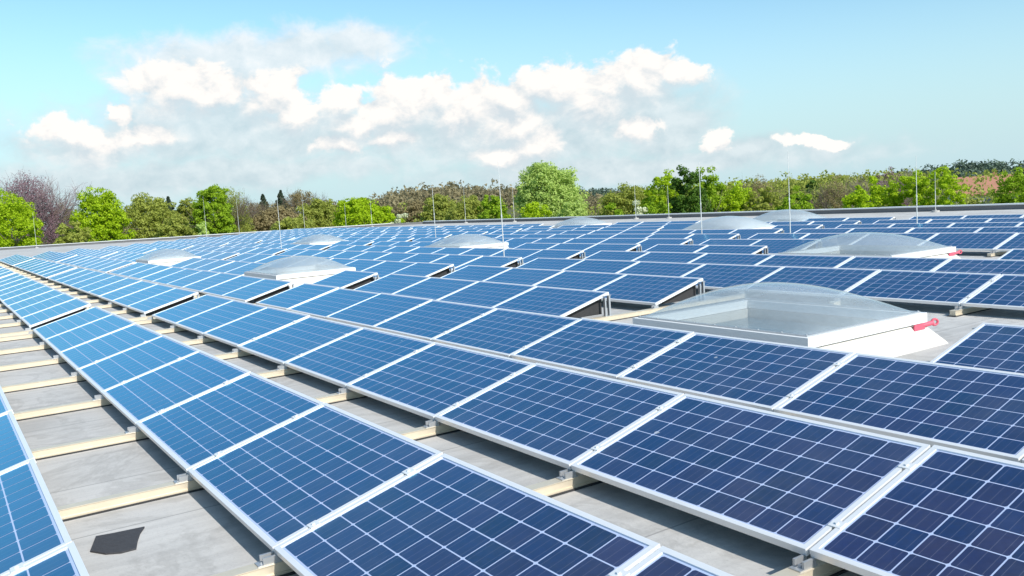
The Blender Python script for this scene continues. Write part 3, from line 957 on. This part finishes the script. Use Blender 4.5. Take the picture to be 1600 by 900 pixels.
# ------------------------------------------------------------------ hedge understorey that closes the belt (nobody could count it)
def understorey():
    rs = np.random.RandomState(7)
    cs, rr = [], []
    for x in np.arange(-60, 1680, 9.0):
        for _ in range(3):
            dist = rs.uniform(100, 150) * (1.0 + 0.45 * max(0.0, min(1.0, (900 - x) / 350.0)))
            hy = 361.7 - (x / 1600.0) * 102
            px = x + rs.uniform(-9, 9)
            d = pix_dir(px, hy + rs.uniform(16, 40) + (10 if 900 < x < 945 else 0)); p = CAM + d * dist / (d @ FW)
            for q in range(4):
                cs.append(p + rs.normal(size=3) * np.array([1.6, 1.6, 1.0]) - np.array([0, 0, q * 1.6])); rr.append(rs.uniform(0.7, 1.5))
    V, F = leaf_cloud(rs, np.array(cs), np.array(rr), 18, 0.24)
    return np_mesh('undergrowth', V, F, LEAF['olive'])
tag(link('undergrowth', understorey()), 'tangled olive undergrowth filling the belt behind the trees', 'undergrowth', kind='stuff')

# ------------------------------------------------------------------ hills with far woods
def hill(name, dist, prof, depth):
    """a long ridge: prof = [(pixel x, pixel y of the crest), ...] at one distance"""
    V, F = [], []
    xs = np.linspace(prof[0][0], prof[-1][0], 60)
    ys = np.interp(xs, [p[0] for p in prof], [p[1] for p in prof])
    crest = []
    for x, y in zip(xs, ys):
        d = pix_dir(x, y); c = CAM + d * dist / (d @ FW); h = d[:2] / np.linalg.norm(d[:2])
        crest.append((c, h))
        for j, t in enumerate(np.linspace(-1, 1.4, 13)):
            z = GROUND_Z + max(0.0, (c[2] - GROUND_Z)) * math.cos(min(1, abs(t) / (1 if t < 0 else 1.4)) * math.pi / 2) ** 1.3 - 0.5
            V.append((c[0] + h[0] * t * depth, c[1] + h[1] * t * depth, z))
    for i in range(59):
        for j in range(12):
            a = i * 13 + j
            F.append((a, a + 13, a + 14, a + 1))
    me = MB().add(V, F).mesh(name, M['hill'])
    tag(link(name, me), kind='structure')
    return V
def forest(name, V, n, mats, label, r0, seed):
    rs = np.random.RandomState(seed)
    V = np.array(V).reshape(60, 13, 3)
    cs, rr = [], []
    for _ in range(n):
        i, j = rs.uniform(0, 58.99), rs.uniform(2, 7.5)
        i0, j0 = int(i), int(j); fi, fj = i - i0, j - j0
        p = (V[i0, j0] * (1 - fi) + V[i0 + 1, j0] * fi) * (1 - fj) + (V[i0, j0 + 1] * (1 - fi) + V[i0 + 1, j0 + 1] * fi) * fj
        hgt = r0 * rs.uniform(0.6, 1.25)
        for q in range(7):
            cs.append(p + rs.normal(size=3) * np.array([0.45, 0.45, 0.35]) * hgt + np.array([0, 0, hgt * 0.5])); rr.append(hgt * rs.uniform(0.3, 0.55))
    Vv, F = leaf_cloud(rs, np.array(cs), np.array(rr), 12, r0 * 0.16)
    tag(link(name, np_mesh(name, Vv, F, mats)), label, 'woodland', kind='stuff')
v = hill('hills', 420, [(480, 338), (560, 330), (620, 316), (680, 307), (730, 305), (790, 307), (860, 312), (930, 322), (1000, 328)], 120)
forest('woodland', v, 520, LEAF['wood'], 'brown spring wood covering the low hill at centre', 4.5, 3)
v = hill('hills', 900, [(860, 318), (900, 311), (940, 309), (980, 311), (1010, 316), (1060, 326)], 220)
forest('woodland', v, 400, LEAF['farwood'], 'dark far wood on the distant ridge right of the willow', 7, 5)
v = hill('hills', 360, [(1400, 292), (1450, 282), (1500, 272), (1540, 270), (1590, 274), (1700, 278)], 110)
forest('woodland', v, 300, LEAF['farwood'], 'dark wood on the hill behind the red roofed house', 4.0, 9)

v = hill('hills', 300, [(985, 318), (1040, 307), (1120, 302), (1200, 297), (1280, 291), (1360, 286), (1440, 283)], 70)
forest('woodland', v, 420, LEAF['olive'], 'pale olive spring wood filling the gaps behind the right hand trees', 3.2, 11)

# ------------------------------------------------------------------ house
d = pix_dir(1536, 277); p = CAM + d * 130 / (d @ FW)
hs = empty('house', (p[0], p[1], GROUND_Z), (0, 0, R(40)))
tag(hs, 'house with red tiled roof half hidden by trees at right', 'house')
ez = p[2] - GROUND_Z - 2.3
link('wall', MB().box(-4.2, 4.2, -3.2, 3.2, 0, ez).add([(-4.2, -3.2, ez), (-4.2, 3.2, ez), (-4.2, 0, ez + 2.2), (4.2, -3.2, ez), (4.2, 3.2, ez), (4.2, 0, ez + 2.2)], [(0, 1, 2), (3, 5, 4)]).mesh('wall', M['render']), hs)
rb = MB()
for s in (-1, 1):
    a = [(-4.6, s * 3.7, ez - 0.25), (4.6, s * 3.7, ez - 0.25), (4.6, 0, ez + 2.35), (-4.6, 0, ez + 2.35)]
    rb.add(a + [(x, y, z + 0.16) for x, y, z in a], [(0, 1, 2, 3), (4, 7, 6, 5), (0, 4, 5, 1), (1, 5, 6, 2), (2, 6, 7, 3), (3, 7, 4, 0)])
rf = link('roof', rb.mesh('roof', M['tile']), hs)
link('chimney', MB().box(1.4, 2.0, 0.5, 1.1, ez + 1.2, ez + 3.1).box(1.34, 2.06, 0.44, 1.16, ez + 3.1, ez + 3.2).mesh('chimney', M['tile']), rf)
for x in (-2.6, 0, 2.6):
    wn = link('window', MB().box(x - 0.6, x + 0.6, -3.24, -3.201, ez - 2.0, ez - 0.7).mesh('window', M['white']), hs)
    link('pane', MB().box(x - 0.5, x + 0.5, -3.26, -3.241, ez - 1.9, ez - 0.8).mesh('pane', M['glass']), wn)
